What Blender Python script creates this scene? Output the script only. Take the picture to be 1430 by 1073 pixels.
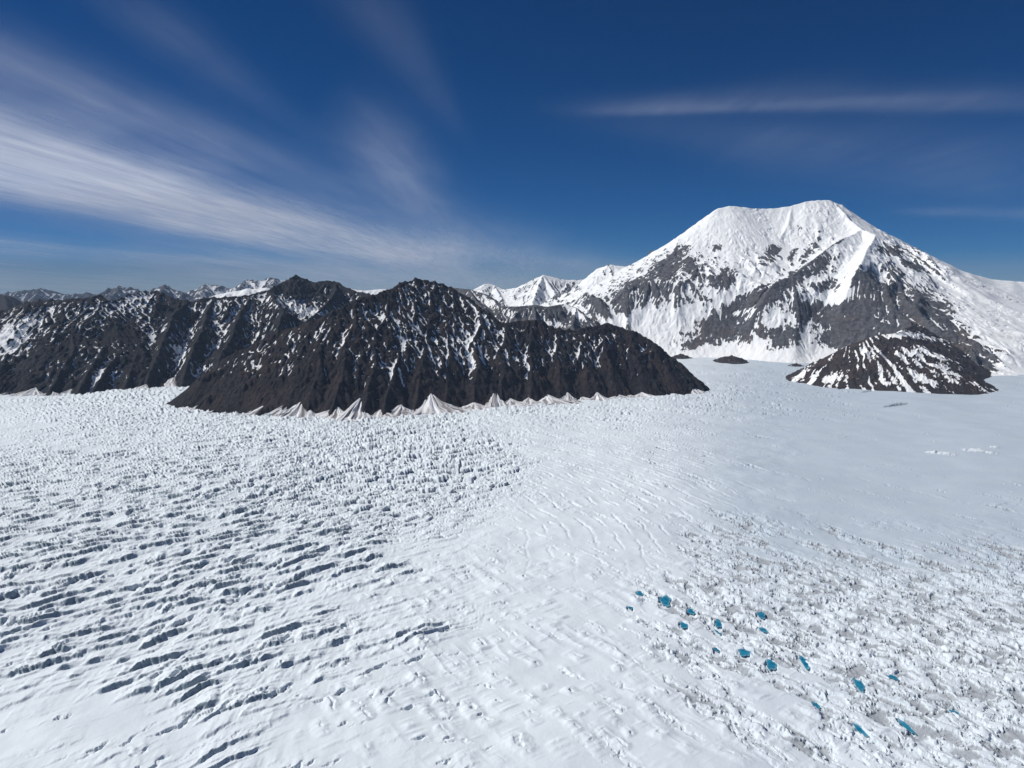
import bpy, math
import numpy as np
R = math.radians
for o in list(bpy.data.objects): bpy.data.objects.remove(o)
sc = bpy.context.scene

# ------------------------------------------------------------------ camera
F = 1033.0; CU = 715.0; CV = 536.5; PITCH = 7.5; ZC = 1000.0      # focal length in photo pixels, glacier lies 1000 m below
cam_d = bpy.data.cameras.new("camera"); cam = bpy.data.objects.new("camera", cam_d)
sc.collection.objects.link(cam); sc.camera = cam
cam.location = (0, 0, ZC); cam.rotation_euler = (R(90 - PITCH), 0, 0)
cam_d.sensor_width = 36; cam_d.lens = 36 * F / 1430
cam_d.clip_start = 5; cam_d.clip_end = 900000

# ------------------------------------------------------------------ sky, sun, exposure
SUN_EL, SUN_AZ = 45.0, -82.0          # azimuth in degrees clockwise from the view direction (+Y)
w = bpy.data.worlds.new("World"); sc.world = w; w.use_nodes = True
nt = w.node_tree; nt.nodes.clear()
sky = nt.nodes.new("ShaderNodeTexSky"); sky.sky_type = 'NISHITA'; sky.sun_disc = False
sky.sun_elevation = R(SUN_EL); sky.sun_rotation = R(SUN_AZ); sky.altitude = 6000
sky.air_density = 1.0; sky.dust_density = 0.25; sky.ozone_density = 5.0
bg = nt.nodes.new("ShaderNodeBackground"); bg.inputs[1].default_value = 0.055
ow = nt.nodes.new("ShaderNodeOutputWorld")
hs = nt.nodes.new('ShaderNodeHueSaturation'); hs.inputs['Saturation'].default_value = 1.6; hs.inputs['Hue'].default_value = 0.506; hs.inputs['Value'].default_value = 0.84
nt.links.new(sky.outputs[0], hs.inputs['Color']); nt.links.new(hs.outputs[0], bg.inputs[0]); nt.links.new(bg.outputs[0], ow.inputs[0])
sd = bpy.data.lights.new("sun", 'SUN'); sd.energy = 4.1; sd.angle = R(0.53); sd.color = (1.0, 0.965, 0.91)
sun = bpy.data.objects.new("sun", sd); sc.collection.objects.link(sun)
sun.rotation_euler = (R(90 - SUN_EL), 0, -R(SUN_AZ) + math.pi)
sun.location = (-9000, 4000, 9000)
sc.view_settings.view_transform = 'Standard'; sc.view_settings.look = 'None'
sc.view_settings.exposure = 0.1; sc.view_settings.gamma = 1.0
sc.cycles.max_bounces = 6; sc.cycles.diffuse_bounces = 3; sc.cycles.transparent_max_bounces = 12
sc.cycles.volume_bounces = 0

# ------------------------------------------------------------------ helpers
sp, cp = math.sin(R(PITCH)), math.cos(R(PITCH))
def ray(u, v):
    X = (np.asarray(u, float) - CU) / F; Yc = (CV - np.asarray(v, float)) / F
    return X, cp + sp * Yc, -sp + cp * Yc
def at(u, v, Y):
    """point on the line of sight of photo pixel (u, v) at depth Y metres"""
    dx, dy, dz = ray(u, v); k = Y / dy
    return dx * k, dy * k, ZC + dz * k
def project(x, y, z):
    zz = z - ZC; fw = y * cp - zz * sp; fw = np.maximum(fw, 1.0)
    return CU + F * x / fw, CV - F * (y * sp + zz * cp) / fw
def ground(u, v, z=0.0):
    dx, dy, dz = ray(u, v); k = (z - ZC) / dz
    return dx * k, dy * k

def _hash(ix, iy, seed):
    h = (ix * 374761393 + iy * 668265263 + seed * 2147483647 + 1013904223 * (seed + 1)) & 0xffffffff
    h = ((h ^ (h >> 13)) * 1274126177) & 0xffffffff
    h = (h ^ (h >> 16)) & 0xffffffff
    h = (h * 2246822519) & 0xffffffff
    return h ^ (h >> 15)
def rnd(ix, iy, seed):
    return (_hash(ix.astype(np.int64), iy.astype(np.int64), seed) & 0xffffff) / float(0x1000000)
def perlin(x, y, seed=0):
    x = np.asarray(x, float); y = np.asarray(y, float)
    xi = np.floor(x).astype(np.int64); yi = np.floor(y).astype(np.int64)
    fx = x - xi; fy = y - yi
    ux = fx * fx * fx * (fx * (fx * 6 - 15) + 10); uy = fy * fy * fy * (fy * (fy * 6 - 15) + 10)
    def g(a, b):
        t = (_hash(xi + a, yi + b, seed) & 0xffff) * (2 * np.pi / 65536)
        return np.cos(t) * (fx - a) + np.sin(t) * (fy - b)
    n0 = g(0, 0) * (1 - ux) + g(1, 0) * ux; n1 = g(0, 1) * (1 - ux) + g(1, 1) * ux
    return (n0 * (1 - uy) + n1 * uy) * 1.5
def fbm(x, y, o=4, seed=0, g=0.5):
    s = 0; a = 1.0; t = 0
    for k in range(o):
        s = s + a * perlin(x * 2.03 ** k + 17.3 * k, y * 2.03 ** k - 9.1 * k, seed + k); t += a; a *= g
    return s / t * 1.4
def ridged(x, y, o=4, seed=0, g=0.5):
    s = 0; a = 1.0; t = 0; w_ = 1.0
    for k in range(o):
        n = 1 - np.abs(perlin(x * 2.07 ** k + 5.3 * k, y * 2.07 ** k + 3.1 * k, seed + k)) * 1.6
        n = np.clip(n, 0, 1) ** 2 * w_; w_ = np.clip(n * 1.6, 0, 1); s = s + a * n; t += a; a *= g
    return s / t
def sstep(a, b, x):
    t = np.clip((x - a) / (b - a), 0, 1); return t * t * (3 - 2 * t)
def worley(x, y, seed):
    xi = np.floor(x).astype(np.int64); yi = np.floor(y).astype(np.int64)
    f1 = np.full(x.shape, 9.0); f2 = np.full(x.shape, 9.0); cid = np.zeros(x.shape)
    for a in (-1, 0, 1):
        for b in (-1, 0, 1):
            px = xi + a + 0.12 + 0.76 * rnd(xi + a, yi + b, seed); py = yi + b + 0.12 + 0.76 * rnd(xi + a, yi + b, seed + 7)
            d = np.hypot(px - x, py - y); r = rnd(xi + a, yi + b, seed + 13)
            closer = d < f1
            f2 = np.where(closer, f1, np.minimum(f2, d)); cid = np.where(closer, r, cid); f1 = np.where(closer, d, f1)
    return f1, f2, cid
def blur(A, n=1):
    for _ in range(n):
        B = np.pad(A, 1, mode='edge')
        A = (B[:-2, 1:-1] + B[2:, 1:-1] + B[1:-1, :-2] + B[1:-1, 2:] + 4 * A) / 8
    return A
def erode(H, cell, drops, steps=60, batches=10, seed=1, rate=0.3, inertia=0.05):
    """rain drops run down the slope, cut gullies and drop their load; returns height and flow"""
    rg = np.random.default_rng(seed); H = H / cell; n, m = H.shape; drops = int(min(drops, n * m * 0.35)); flow = np.zeros_like(H)
    Hf = H.ravel(); ff = flow.ravel()
    for b in range(batches):
        k = drops // batches
        px = rg.random(k) * (m - 3) + 1; py = rg.random(k) * (n - 3) + 1
        dx = np.zeros(k); dy = np.zeros(k); vel = np.ones(k); wat = np.ones(k); sed = np.zeros(k)
        for s in range(steps):
            ix = px.astype(int); iy = py.astype(int); fx = px - ix; fy = py - iy; i0 = iy * m + ix
            a = Hf[i0]; bb = Hf[i0 + 1]; c = Hf[i0 + m]; d = Hf[i0 + m + 1]
            gx = (bb - a) * (1 - fy) + (d - c) * fy; gy = (c - a) * (1 - fx) + (d - bb) * fx
            h0 = a * (1 - fx) * (1 - fy) + bb * fx * (1 - fy) + c * (1 - fx) * fy + d * fx * fy
            dx = dx * inertia - gx * (1 - inertia); dy = dy * inertia - gy * (1 - inertia)
            L = np.hypot(dx, dy) + 1e-9; dx /= L; dy /= L
            nx = np.clip(px + dx, 1, m - 2.01); ny = np.clip(py + dy, 1, n - 2.01)
            jx = nx.astype(int); jy = ny.astype(int); gx2 = nx - jx; gy2 = ny - jy; j0 = jy * m + jx
            h1 = Hf[j0] * (1 - gx2) * (1 - gy2) + Hf[j0 + 1] * gx2 * (1 - gy2) + Hf[j0 + m] * (1 - gx2) * gy2 + Hf[j0 + m + 1] * gx2 * gy2
            dh = h1 - h0
            cap = np.minimum(np.maximum(-dh, 0.01), 0.8) * vel * wat * 2.0
            dep = np.where(dh > 0, np.minimum(dh, sed), np.where(sed > cap, (sed - cap) * 0.25, -np.minimum((cap - sed) * rate, np.maximum(-dh, 0) * 0.7)))
            sed = sed - dep; vel = np.sqrt(np.clip(vel * vel - dh * 1.5, 0.05, 9)); wat *= 0.985
            ii = np.concatenate([i0, i0 + 1, i0 + m, i0 + m + 1]); w4 = np.concatenate([(1 - fx) * (1 - fy), fx * (1 - fy), (1 - fx) * fy, fx * fy])
            Hf += np.clip(np.bincount(ii, w4 * np.tile(dep, 4), minlength=n * m), -0.06, 0.06)
            ff += np.bincount(ii, w4 * np.tile(wat, 4), minlength=n * m)
            px, py = nx, ny
    return Hf.reshape(n, m) * cell, ff.reshape(n, m)

def grid_mesh(name, X, Y, Z, mat, attrs={}, keep=None, smooth=True, parent=None):
    n, m = X.shape
    idx = np.arange(n * m).reshape(n, m)
    q = np.stack([idx[:-1, :-1], idx[:-1, 1:], idx[1:, 1:], idx[1:, :-1]], -1).reshape(-1, 4)
    if keep is not None:
        kk = keep.ravel(); q = q[kk[q].any(1)]
        used = np.zeros(n * m, bool); used[q.ravel()] = True
        remap = np.cumsum(used) - 1; q = remap[q]
    else: used = np.ones(n * m, bool)
    co = np.stack([X.ravel(), Y.ravel(), Z.ravel()], -1)[used].astype(np.float32)
    me = bpy.data.meshes.new(name)
    me.vertices.add(len(co)); me.vertices.foreach_set("co", co.ravel())
    me.loops.add(q.size); me.loops.foreach_set("vertex_index", q.ravel().astype(np.int32))
    me.polygons.add(len(q)); me.polygons.foreach_set("loop_start", np.arange(0, q.size, 4, dtype=np.int32))
    me.polygons.foreach_set("use_smooth", np.full(len(q), smooth))
    me.update(calc_edges=True)
    for k, v in attrs.items():
        a = me.attributes.new(k, 'FLOAT', 'POINT'); a.data.foreach_set("value", v.ravel()[used].astype(np.float32))
    me.materials.append(mat)
    o = bpy.data.objects.new(name, me); sc.collection.objects.link(o)
    if parent is not None: o.parent = parent
    return o
def tag(o, label, cat, kind=None, group=None):
    o["label"] = label; o["category"] = cat
    if kind: o["kind"] = kind
    if group: o["group"] = group
    return o

# ------------------------------------------------------------------ materials
def new_mat(name):
    m = bpy.data.materials.new(name); m.use_nodes = True; t = m.node_tree; t.nodes.clear()
    out = t.nodes.new("ShaderNodeOutputMaterial"); b = t.nodes.new("ShaderNodeBsdfPrincipled")
    t.links.new(b.outputs[0], out.inputs[0]); return m, t, b
class N:
    def __init__(s, t): s.t = t; s.tc = t.nodes.new("ShaderNodeTexCoord").outputs["Object"]
    def attr(s, n):
        a = s.t.nodes.new("ShaderNodeAttribute"); a.attribute_name = n; return a.outputs["Fac"]
    def noise(s, scale, det=4, rough=0.55, stretch=None, dist=0):
        n = s.t.nodes.new("ShaderNodeTexNoise"); n.inputs["Scale"].default_value = scale; n.inputs["Detail"].default_value = det
        n.inputs["Roughness"].default_value = rough; n.inputs["Distortion"].default_value = dist
        src = s.tc
        if stretch:
            mp = s.t.nodes.new("ShaderNodeMapping"); mp.inputs["Scale"].default_value = stretch[0]; mp.inputs["Rotation"].default_value = stretch[1]
            s.t.links.new(src, mp.inputs[0]); src = mp.outputs[0]
        s.t.links.new(src, n.inputs["Vector"]); return n.outputs["Fac"]
    def math(s, op, a, b=0.0, clamp=False):
        n = s.t.nodes.new("ShaderNodeMath"); n.operation = op; n.use_clamp = clamp
        for i, x in ((0, a), (1, b)):
            if isinstance(x, (int, float)): n.inputs[i].default_value = x
            else: s.t.links.new(x, n.inputs[i])
        return n.outputs[0]
    def ramp(s, x, a, b):
        n = s.t.nodes.new("ShaderNodeMapRange"); n.interpolation_type = 'SMOOTHSTEP'
        n.inputs["From Min"].default_value = a; n.inputs["From Max"].default_value = b
        s.t.links.new(x, n.inputs["Value"]); return n.outputs[0]
    def mix(s, f, a, b):
        n = s.t.nodes.new("ShaderNodeMix"); n.data_type = 'RGBA'
        if isinstance(f, (int, float)): n.inputs[0].default_value = f
        else: s.t.links.new(f, n.inputs[0])
        for i, x in ((6, a), (7, b)):
            if isinstance(x, tuple): n.inputs[i].default_value = (*x, 1)
            else: s.t.links.new(x, n.inputs[i])
        return n.outputs[2]
    def bump(s, h, dist, strength=1.0, normal=None):
        n = s.t.nodes.new("ShaderNodeBump"); n.inputs["Distance"].default_value = dist; n.inputs["Strength"].default_value = strength
        s.t.links.new(h, n.inputs["Height"])
        if normal: s.t.links.new(normal, n.inputs["Normal"])
        return n.outputs[0]

SNOW = (0.88, 0.90, 0.915)
def rock_mat(name, dark, light, warm, dirty=(0.50, 0.46, 0.44), edge=0.09, scale=1.0):
    """rock showing through snow; vertex values snow, dirt and tone"""
    m, t, b = new_mat(name); n = N(t)
    n1 = n.noise(0.004 * scale, 6, 0.6); n2 = n.noise(0.03 * scale, 5, 0.65); n3 = n.noise(0.012 * scale, 5, 0.6, stretch=((1, 1, 5), (0.5, 0.3, 0)))
    rock = n.mix(n.ramp(n2, 0.32, 0.7), dark, light)
    rock = n.mix(n.math('MULTIPLY', n.ramp(n1, 0.42, 0.66), n.attr("tone")), rock, warm)
    rock = n.mix(n.math('MULTIPLY', n.ramp(n3, 0.5, 0.62), 0.6), rock, dark)
    sn = n.math('ADD', n.attr("snow"), n.math('MULTIPLY', n.math('SUBTRACT', n2, 0.5), 0.55))
    f = n.ramp(sn, 0.5 - edge / 2, 0.5 + edge / 2)
    snow = n.mix(n.ramp(n.math('ADD', n.attr("dirt"), n.math('MULTIPLY', n.math('SUBTRACT', n2, 0.5), 0.5)), 0.25, 0.9), SNOW, dirty)
    t.links.new(n.mix(f, rock, snow), b.inputs["Base Color"])
    b.inputs["Roughness"].default_value = 0.85; b.inputs["Specular IOR Level"].default_value = 0.15
    bp = n.bump(n.noise(0.035 * scale, 8, 0.72), 26 / scale, 1.0)
    t.links.new(n.math('SUBTRACT', 1.0, n.math('MULTIPLY', f, .8)), bp.node.inputs['Strength'])
    t.links.new(bp, b.inputs["Normal"])
    return m
M_dark = rock_mat("dark_rock", (0.012, 0.0115, 0.015), (0.040, 0.034, 0.037), (0.048, 0.034, 0.034))
M_left = rock_mat("black_rock", (0.013, 0.013, 0.017), (0.030, 0.029, 0.033), (0.034, 0.029, 0.030))
M_grey = rock_mat("grey_rock", (0.065, 0.070, 0.082), (0.175, 0.178, 0.19), (0.145, 0.125, 0.12), scale=0.6)
M_brown = rock_mat("brown_rock", (0.030, 0.028, 0.031), (0.066, 0.058, 0.059), (0.075, 0.056, 0.052))
M_far = rock_mat("far_rock", (0.06, 0.06, 0.07), (0.13, 0.13, 0.14), (0.10, 0.09, 0.09), scale=0.3)

# ------------------------------------------------------------------ mountains
def ridge_height(X, Y, ridges, slope, conc):
    H = np.full(X.shape, -400.0); near = np.full(X.shape, 1e9)
    for r in ridges:
        sl = slope; pts = r
        if isinstance(r, dict): pts = r['p']; sl = r['s']
        P = [at(*p) for p in pts]
        for a, b in zip(P[:-1], P[1:]):
            dx, dy = b[0] - a[0], b[1] - a[1]; L2 = dx * dx + dy * dy + 1e-6
            t = np.clip(((X - a[0]) * dx + (Y - a[1]) * dy) / L2, 0, 1)
            d = np.hypot(X - a[0] - t * dx, Y - a[1] - t * dy)
            h = a[2] + t * (b[2] - a[2]) - sl * conc * np.log1p(d / conc)
            H = np.maximum(H, h); near = np.minimum(near, d)
    return H, near
def mountain(name, ridges, mat, cell, slope=0.8, conc=1e5, box=None, warp=(60, 400), gully=(60, 260, 0.35, 0.0), fine=(14, 90),
             drops=60000, snowf=None, seed=3, floor=-25.0, steps=70, rate=0.3, keepf=None, smoothn=0, crag=18.0, taper=None, soft=None, jag=0.0):
    allp = [at(*p) for r in ridges for p in (r['p'] if isinstance(r, dict) else r)]
    xs = [p[0] for p in allp]; ys = [p[1] for p in allp]; zs = max(p[2] for p in allp)
    mg = zs / slope * 0.95 + 100
    x0, x1, y0, y1 = box if box else (min(xs) - mg, max(xs) + mg, min(ys) - mg, max(ys) + mg * 0.5)
    gx = np.arange(x0, x1, cell); gy = np.arange(y0, y1, cell); X, Y = np.meshgrid(gx, gy)
    near0 = ridge_height(X, Y, ridges, slope, conc)[1]
    damp = 0.25 + 0.75 * sstep(0, warp[1], near0)
    WX = X + warp[0] * fbm(X / warp[1], Y / warp[1], 4, seed) * damp; WY = Y + warp[0] * fbm(X / warp[1] + 50, Y / warp[1], 4, seed + 9) * damp
    H, near = ridge_height(WX, WY, ridges, slope, conc)
    amp, L, sk, st = gully
    env = sstep(0, 3 * amp, near) * sstep(-40, 120, H)
    sf = 1.0 if soft is None else soft(X, Y, H)
    g = ridged((X + sk * Y) / L + 0.6 * fbm(X / L / 2, Y / L / 2, 2, seed + 3), Y / (L * 3.2) + st, 4, seed + 20)
    H = H + amp * (g - 0.45) * env * sf
    H = H + fine[0] * 1.3 * fbm(X / fine[1], Y / fine[1], 5, seed + 40, 0.6) * (0.3 + 0.7 * sstep(0, 150, near)) * sstep(-60, 60, H) * sf
    if jag: H = H + jag * (1.6 * (ridged(X / max(150, 11 * cell), Y / max(150, 11 * cell), 4, seed + 80, .6) - .45) + .5 * fbm(X / max(34, 4 * cell), Y / max(34, 4 * cell), 3, seed + 81)) * sstep(60, 260, H)
    cr = ridged((X + sk * Y) / (L * .38) + .5 * fbm(X / L, Y / L, 2, seed + 61), (Y - .2 * X) / (L * .62), 4, seed + 60, .6)
    H = H + crag * sf * (cr - .42) * sstep(0, 1.5 * amp, near) * sstep(-40, 80, H)
    if taper is not None: H = taper(X, Y, H)
    flow = np.zeros_like(H)
    if drops: H, flow = erode(H, cell, drops, steps=steps, seed=seed, rate=rate)
    if smoothn: H = blur(H, smoothn)
    gyy, gxx = np.gradient(H, cell); sl_ = np.hypot(gxx, gyy)
    lap = blur(H, 6) - H; lap2 = blur(H, 45) - H
    U, V = project(X, Y, H)
    D = dict(X=X, Y=Y, H=H, slope=sl_, lap=lap, lap2=lap2, flow=blur(flow, 1), near=near, U=U, V=V, gx=gxx, gy=gyy)
    snow, dirt, tone = snowf(D)
    if 'H2' in D: H = D['H2']
    keep = H > floor
    if keepf is not None: keep &= keepf(D)
    o = grid_mesh(name, X, Y, H, mat, dict(snow=snow, dirt=dirt, tone=tone), keep)
    return o, D
def gb(D, u, v, ru, rv, ang=0.0):
    """soft patch of snow or bare rock, where the photo has it"""
    a = R(ang); du = D['U'] - u; dv = D['V'] - v
    p = du * math.cos(a) + dv * math.sin(a); q = -du * math.sin(a) + dv * math.cos(a)
    return np.exp(-(p / ru) ** 2 - (q / rv) ** 2)

def base_y(v): return ground(CU, v)[1]
def crest_from_base(crest, base, s, zmin=5):
    bu = [b[0] for b in base]; bv = [b[1] for b in base]; out = []
    for u, v in crest:
        yb = float(base_y(np.interp(u, bu, bv))); Y = yb
        for _ in range(30):
            z = max(float(at(u, v, Y)[2]), zmin); Y = 0.5 * Y + 0.5 * (yb + z / s)
        out.append((u, v, Y))
    return out

# --- 1: the long dark ridge in the middle
base1 = [(200, 560), (229, 566), (300, 573), (400, 583), (480, 588), (540, 583), (620, 573), (700, 567), (800, 560), (900, 555), (960, 550), (985, 543), (1000, 540)]
crest1 = [(233, 563), (262, 543), (283, 524), (315, 499), (350, 482), (385, 461), (433, 450), (465, 433), (500, 419), (525, 409), (543, 404), (560, 394), (581, 388), (600, 392), (615, 396), (632, 401),
          (650, 411), (668, 428), (681, 438), (704, 450), (727, 446), (758, 447), (768, 454), (777, 459), (808, 460), (835, 453), (854, 451), (885, 461), (915, 479), (950, 508), (984, 541)]
r1 = crest_from_base(crest1, base1, 0.74)
def spur(u0, u1, v1, r, base, n=5, lift=5.0):
    """a rib from the crest at u0 down to pixel (u1, v1)"""
    us = [p[0] for p in r]; Y0 = np.interp(u0, us, [p[2] for p in r]); v0 = np.interp(u0, us, [p[1] for p in r])
    yb = float(base_y(np.interp(u1, [b[0] for b in base], [b[1] for b in base]))) + 60
    return [(u0 + (u1 - u0) * k / n + (0, 1, -1, .8, 0)[k % 5] * (5 + 3 * math.sin(u0)) * (k < n), v0 + (v1 - v0) * (k / n) - lift * math.sin(math.pi * min(1, k / n)), Y0 + (yb - Y0) * (k / n)) for k in range(n + 1)]
ridges1 = [r1]
for u0, u1, v1 in [(315, 270, 560), (350, 318, 568), (400, 350, 572), (433, 400, 578), (465, 428, 578), (500, 462, 582), (543, 505, 582), (581, 535, 578), (600, 580, 572), (632, 622, 566),
                   (668, 662, 562), (704, 700, 560), (740, 742, 556), (777, 782, 554), (808, 824, 552), (835, 862, 550), (870, 905, 548), (900, 940, 546)]:
    ridges1.append(dict(p=spur(u0, u1, v1, r1, base1), s=0.95))
def snow1(D):
    X, Y, H = D['X'], D['Y'], D['H']; U, V = D['U'], D['V']
    fl = np.log1p(D['flow']); fl = fl / np.percentile(fl, 99)
    n = fbm(X / 260, Y / 260, 4, 71); n2 = fbm((X + 0.5 * Y) / 30, Y / 260, 3, 77)
    s = -0.27 + 0.40 * n + 0.38 * n2 + 0.20 * np.clip(D['lap'] / 6, -1, 1) + 0.62 * np.clip(D['lap2'] / 20, -1, 1) + 0.25 * fl
    s += 0.40 * sstep(880, 1050, H) * (U > 560) + 0.30 * gb(D, 570, 450, 60, 45) + 0.38 * gb(D, 700, 505, 70, 26, 8) + 0.25 * gb(D, 650, 470, 60, 30) + 0.22 * gb(D, 560, 520, 90, 60, 20)
    s += 0.30 * gb(D, 820, 500, 60, 30) + 0.22 * gb(D, 430, 465, 50, 25, -25) + 0.16 * gb(D, 330, 520, 60, 40)
    s += 0.75 * gb(D, 668, 436, 34, 7, 42) + 0.25 * gb(D, 930, 520, 40, 20, 40)
    s -= 0.42 * sstep(430, 80, H)
    s += 0.08 + 0.12 * (1.15 - np.clip(D['slope'], 0, 2))
    return s, 0.15 + 0.2 * n, np.full(X.shape, 0.9)
m1, D1 = mountain("mountain", ridges1, M_dark, 7.0, slope=0.88, warp=(55, 260), gully=(130, 310, 0.35, 0), fine=(22, 80), crag=52, jag=20, drops=90000, snowf=snow1, seed=5, rate=0.25)
tag(m1, "long dark brown rock ridge streaked with snow, standing alone in front of the crevassed glacier", "mountain", "structure")

# --- 2: left dark mountain
base2 = [(-160, 538), (0, 546), (50, 552), (100, 552), (130, 552), (170, 546), (230, 540), (290, 536), (400, 530), (560, 520)]
crest2 = [(-160, 452), (-90, 430), (-30, 437), (10, 432), (30, 424), (56, 417), (87, 419), (115, 415), (140, 412), (157, 422), (185, 411), (203, 407), (217, 405), (238, 415), (262, 419)]
r2 = crest_from_base(crest2, base2, 0.60)
ridges2 = [r2]
for u0, u1, v1 in [(-60, -80, 530), (30, -20, 525), (87, 30, 540), (140, 70, 545), (185, 110, 545), (217, 128, 550), (225, 175, 538), (250, 228, 536)]:
    ridges2.append(dict(p=spur(u0, u1, v1, r2, base2), s=0.9))
def snow2(D):
    X, Y, H = D['X'], D['Y'], D['H']; U, V = D['U'], D['V']
    fl = np.log1p(D['flow']); fl = fl / np.percentile(fl, 99)
    n = fbm(X / 300, Y / 300, 4, 171); n2 = fbm((X - 0.3 * Y) / 34, Y / 130, 3, 177)
    s = -0.22 + 0.36 * n + 0.26 * n2 + 0.50 * np.clip(D['lap2'] / 20, -1, 1) + 0.35 * np.clip(D['lap'] / 7, -1, 1) + 0.28 * fl
    s += 0.45 * sstep(700, 1000, H) * (U < 215) + 0.42 * gb(D, 170, 430, 60, 22, -25) + 1.4 * gb(D, 12, 472, 50, 20, -25) + 0.30 * gb(D, 60, 440, 60, 14) + 0.45 * gb(D, 215, 470, 9, 60, -35)
    s += 0.35 * gb(D, 140, 520, 30, 18, 35) - 0.2 * sstep(160, 30, H)
    s += 0.12 * (1.0 - np.clip(D['slope'], 0, 2))
    return s, 0.2 + 0.25 * n, np.full(X.shape, 0.6)
m2, D2 = mountain("mountain", ridges2, M_left, 9.0, slope=0.62, warp=(120, 420), gully=(95, 260, -0.2, 0), fine=(26, 100), crag=52, jag=18, drops=70000, snowf=snow2, seed=15,
                  box=(-7600, -2600, 6500, 9900))
tag(m2, "blackish rock mountain at the far left edge of the glacier, dusted with snow along its crest", "mountain", "structure")

# --- 3: the mountain with the snowy bowl and pointed dark top, behind the left end of the ridge
r3a = [(262, 421, 8900), (297, 415, 9000), (325, 414, 9000), (350, 412, 9100), (374, 405, 9300), (392, 396, 9600), (405, 389, 9700), (414, 384, 9800), (425, 389, 9900), (437, 394, 9900), (455, 392, 9900), (470, 394, 9900), (485, 401, 9800), (500, 407, 9700), (535, 414, 9500), (560, 420, 9400)]
ridges3 = [r3a]
for pts in [[(297, 415, 9000), (285, 450, 8350), (262, 505, 7700), (255, 538, 7350)], [(350, 412, 9100), (335, 440, 8600), (322, 470, 8100), (300, 520, 7500)],
            [(374, 405, 9300), (383, 415, 8900), (396, 432, 8500), (384, 462, 8000), (360, 500, 7600)], [(470, 394, 9900), (470, 405, 9500), (455, 425, 9000), (430, 445, 8500), (420, 470, 8000)], [(262, 421, 8900), (240, 440, 8400), (225, 480, 7900), (205, 535, 7300)]]:
    ridges3.append(dict(p=pts, s=0.95))
def snow3(D):
    X, Y, H = D['X'], D['Y'], D['H']; U, V = D['U'], D['V']
    fl = np.log1p(D['flow']); fl = fl / np.percentile(fl, 99)
    n = fbm(X / 260, Y / 260, 4, 271); n2 = fbm((X + 0.2 * Y) / 36, Y / 150, 3, 277)
    s = -0.12 + 0.30 * n + 0.26 * n2 + 0.50 * np.clip(D['lap2'] / 20, -1, 1) + 0.35 * np.clip(D['lap'] / 7, -1, 1) + 0.28 * fl
    s += 0.25 * sstep(650, 950, H) * (U < 370) + 1.1 * gb(D, 405, 427, 46, 9, 22) + 0.9 * gb(D, 440, 434, 26, 7) + 0.5 * gb(D, 245, 480, 9, 55, -38) + 0.3 * gb(D, 300, 440, 45, 20)
    s -= 0.7 * gb(D, 420, 402, 42, 13) + 0.2 * sstep(140, 30, H)
    s += 0.9 * gb(D, 487, 400, 18, 3, 24)
    return s, 0.2 + 0.2 * n, np.full(X.shape, 0.5)
m3, D3 = mountain("mountain", ridges3, M_left, 9.0, slope=0.68, warp=(110, 380), gully=(95, 250, 0.1, 0), fine=(26, 100), crag=52, jag=16, drops=60000, snowf=snow3, seed=25,
                  box=(-4600, -900, 7000, 11200))
tag(m3, "dark mountain with a pointed black top above a curved snow bowl, behind the left end of the long ridge", "mountain", "structure")

# --- 4: snow streaked hills showing over the right half of the ridge
r4 = [(600, 400, 10500), (630, 402, 10400), (655, 404, 10200), (680, 411, 10000), (700, 428, 9600), (722, 428, 9500), (745, 426, 9500), (765, 428, 9500), (790, 424, 9600), (805, 430, 9500), (822, 446, 9200), (850, 462, 9000), (880, 480, 8900)]
ridges4 = [r4, dict(p=[(655, 404, 10200), (668, 422, 9500), (690, 445, 8900)], s=0.9), dict(p=[(745, 426, 9500), (750, 450, 9000), (755, 480, 8500)], s=0.9), dict(p=[(805, 430, 9500), (800, 455, 9000), (810, 490, 8500)], s=0.9)]
def snow4(D):
    X, Y, H = D['X'], D['Y'], D['H']
    n = fbm(X / 260, Y / 260, 4, 371); n2 = fbm((X + 0.2 * Y) / 36, Y / 150, 3, 377)
    s = 0.14 + 0.3 * n + 0.4 * n2 + 0.45 * np.clip(D['lap'] / 7, -1, 1) + 0.5 * gb(D, 690, 425, 40, 8, 30) + 0.8 * gb(D, 765, 455, 16, 7) + 0.8 * gb(D, 800, 434, 30, 5, 35)
    return s, 0.2 + 0.2 * n, np.full(X.shape, 0.4)
m4, D4 = mountain("mountain", ridges4, M_grey, 10.0, slope=0.7, warp=(60, 330), gully=(60, 210, 0.2, 0), fine=(16, 90), drops=50000, snowf=snow4, seed=35, box=(-1400, 2100, 8300, 11600))
tag(m4, "low grey hills striped with snow, just behind the long dark ridge and left of the great white peak", "mountain", "structure")

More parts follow.
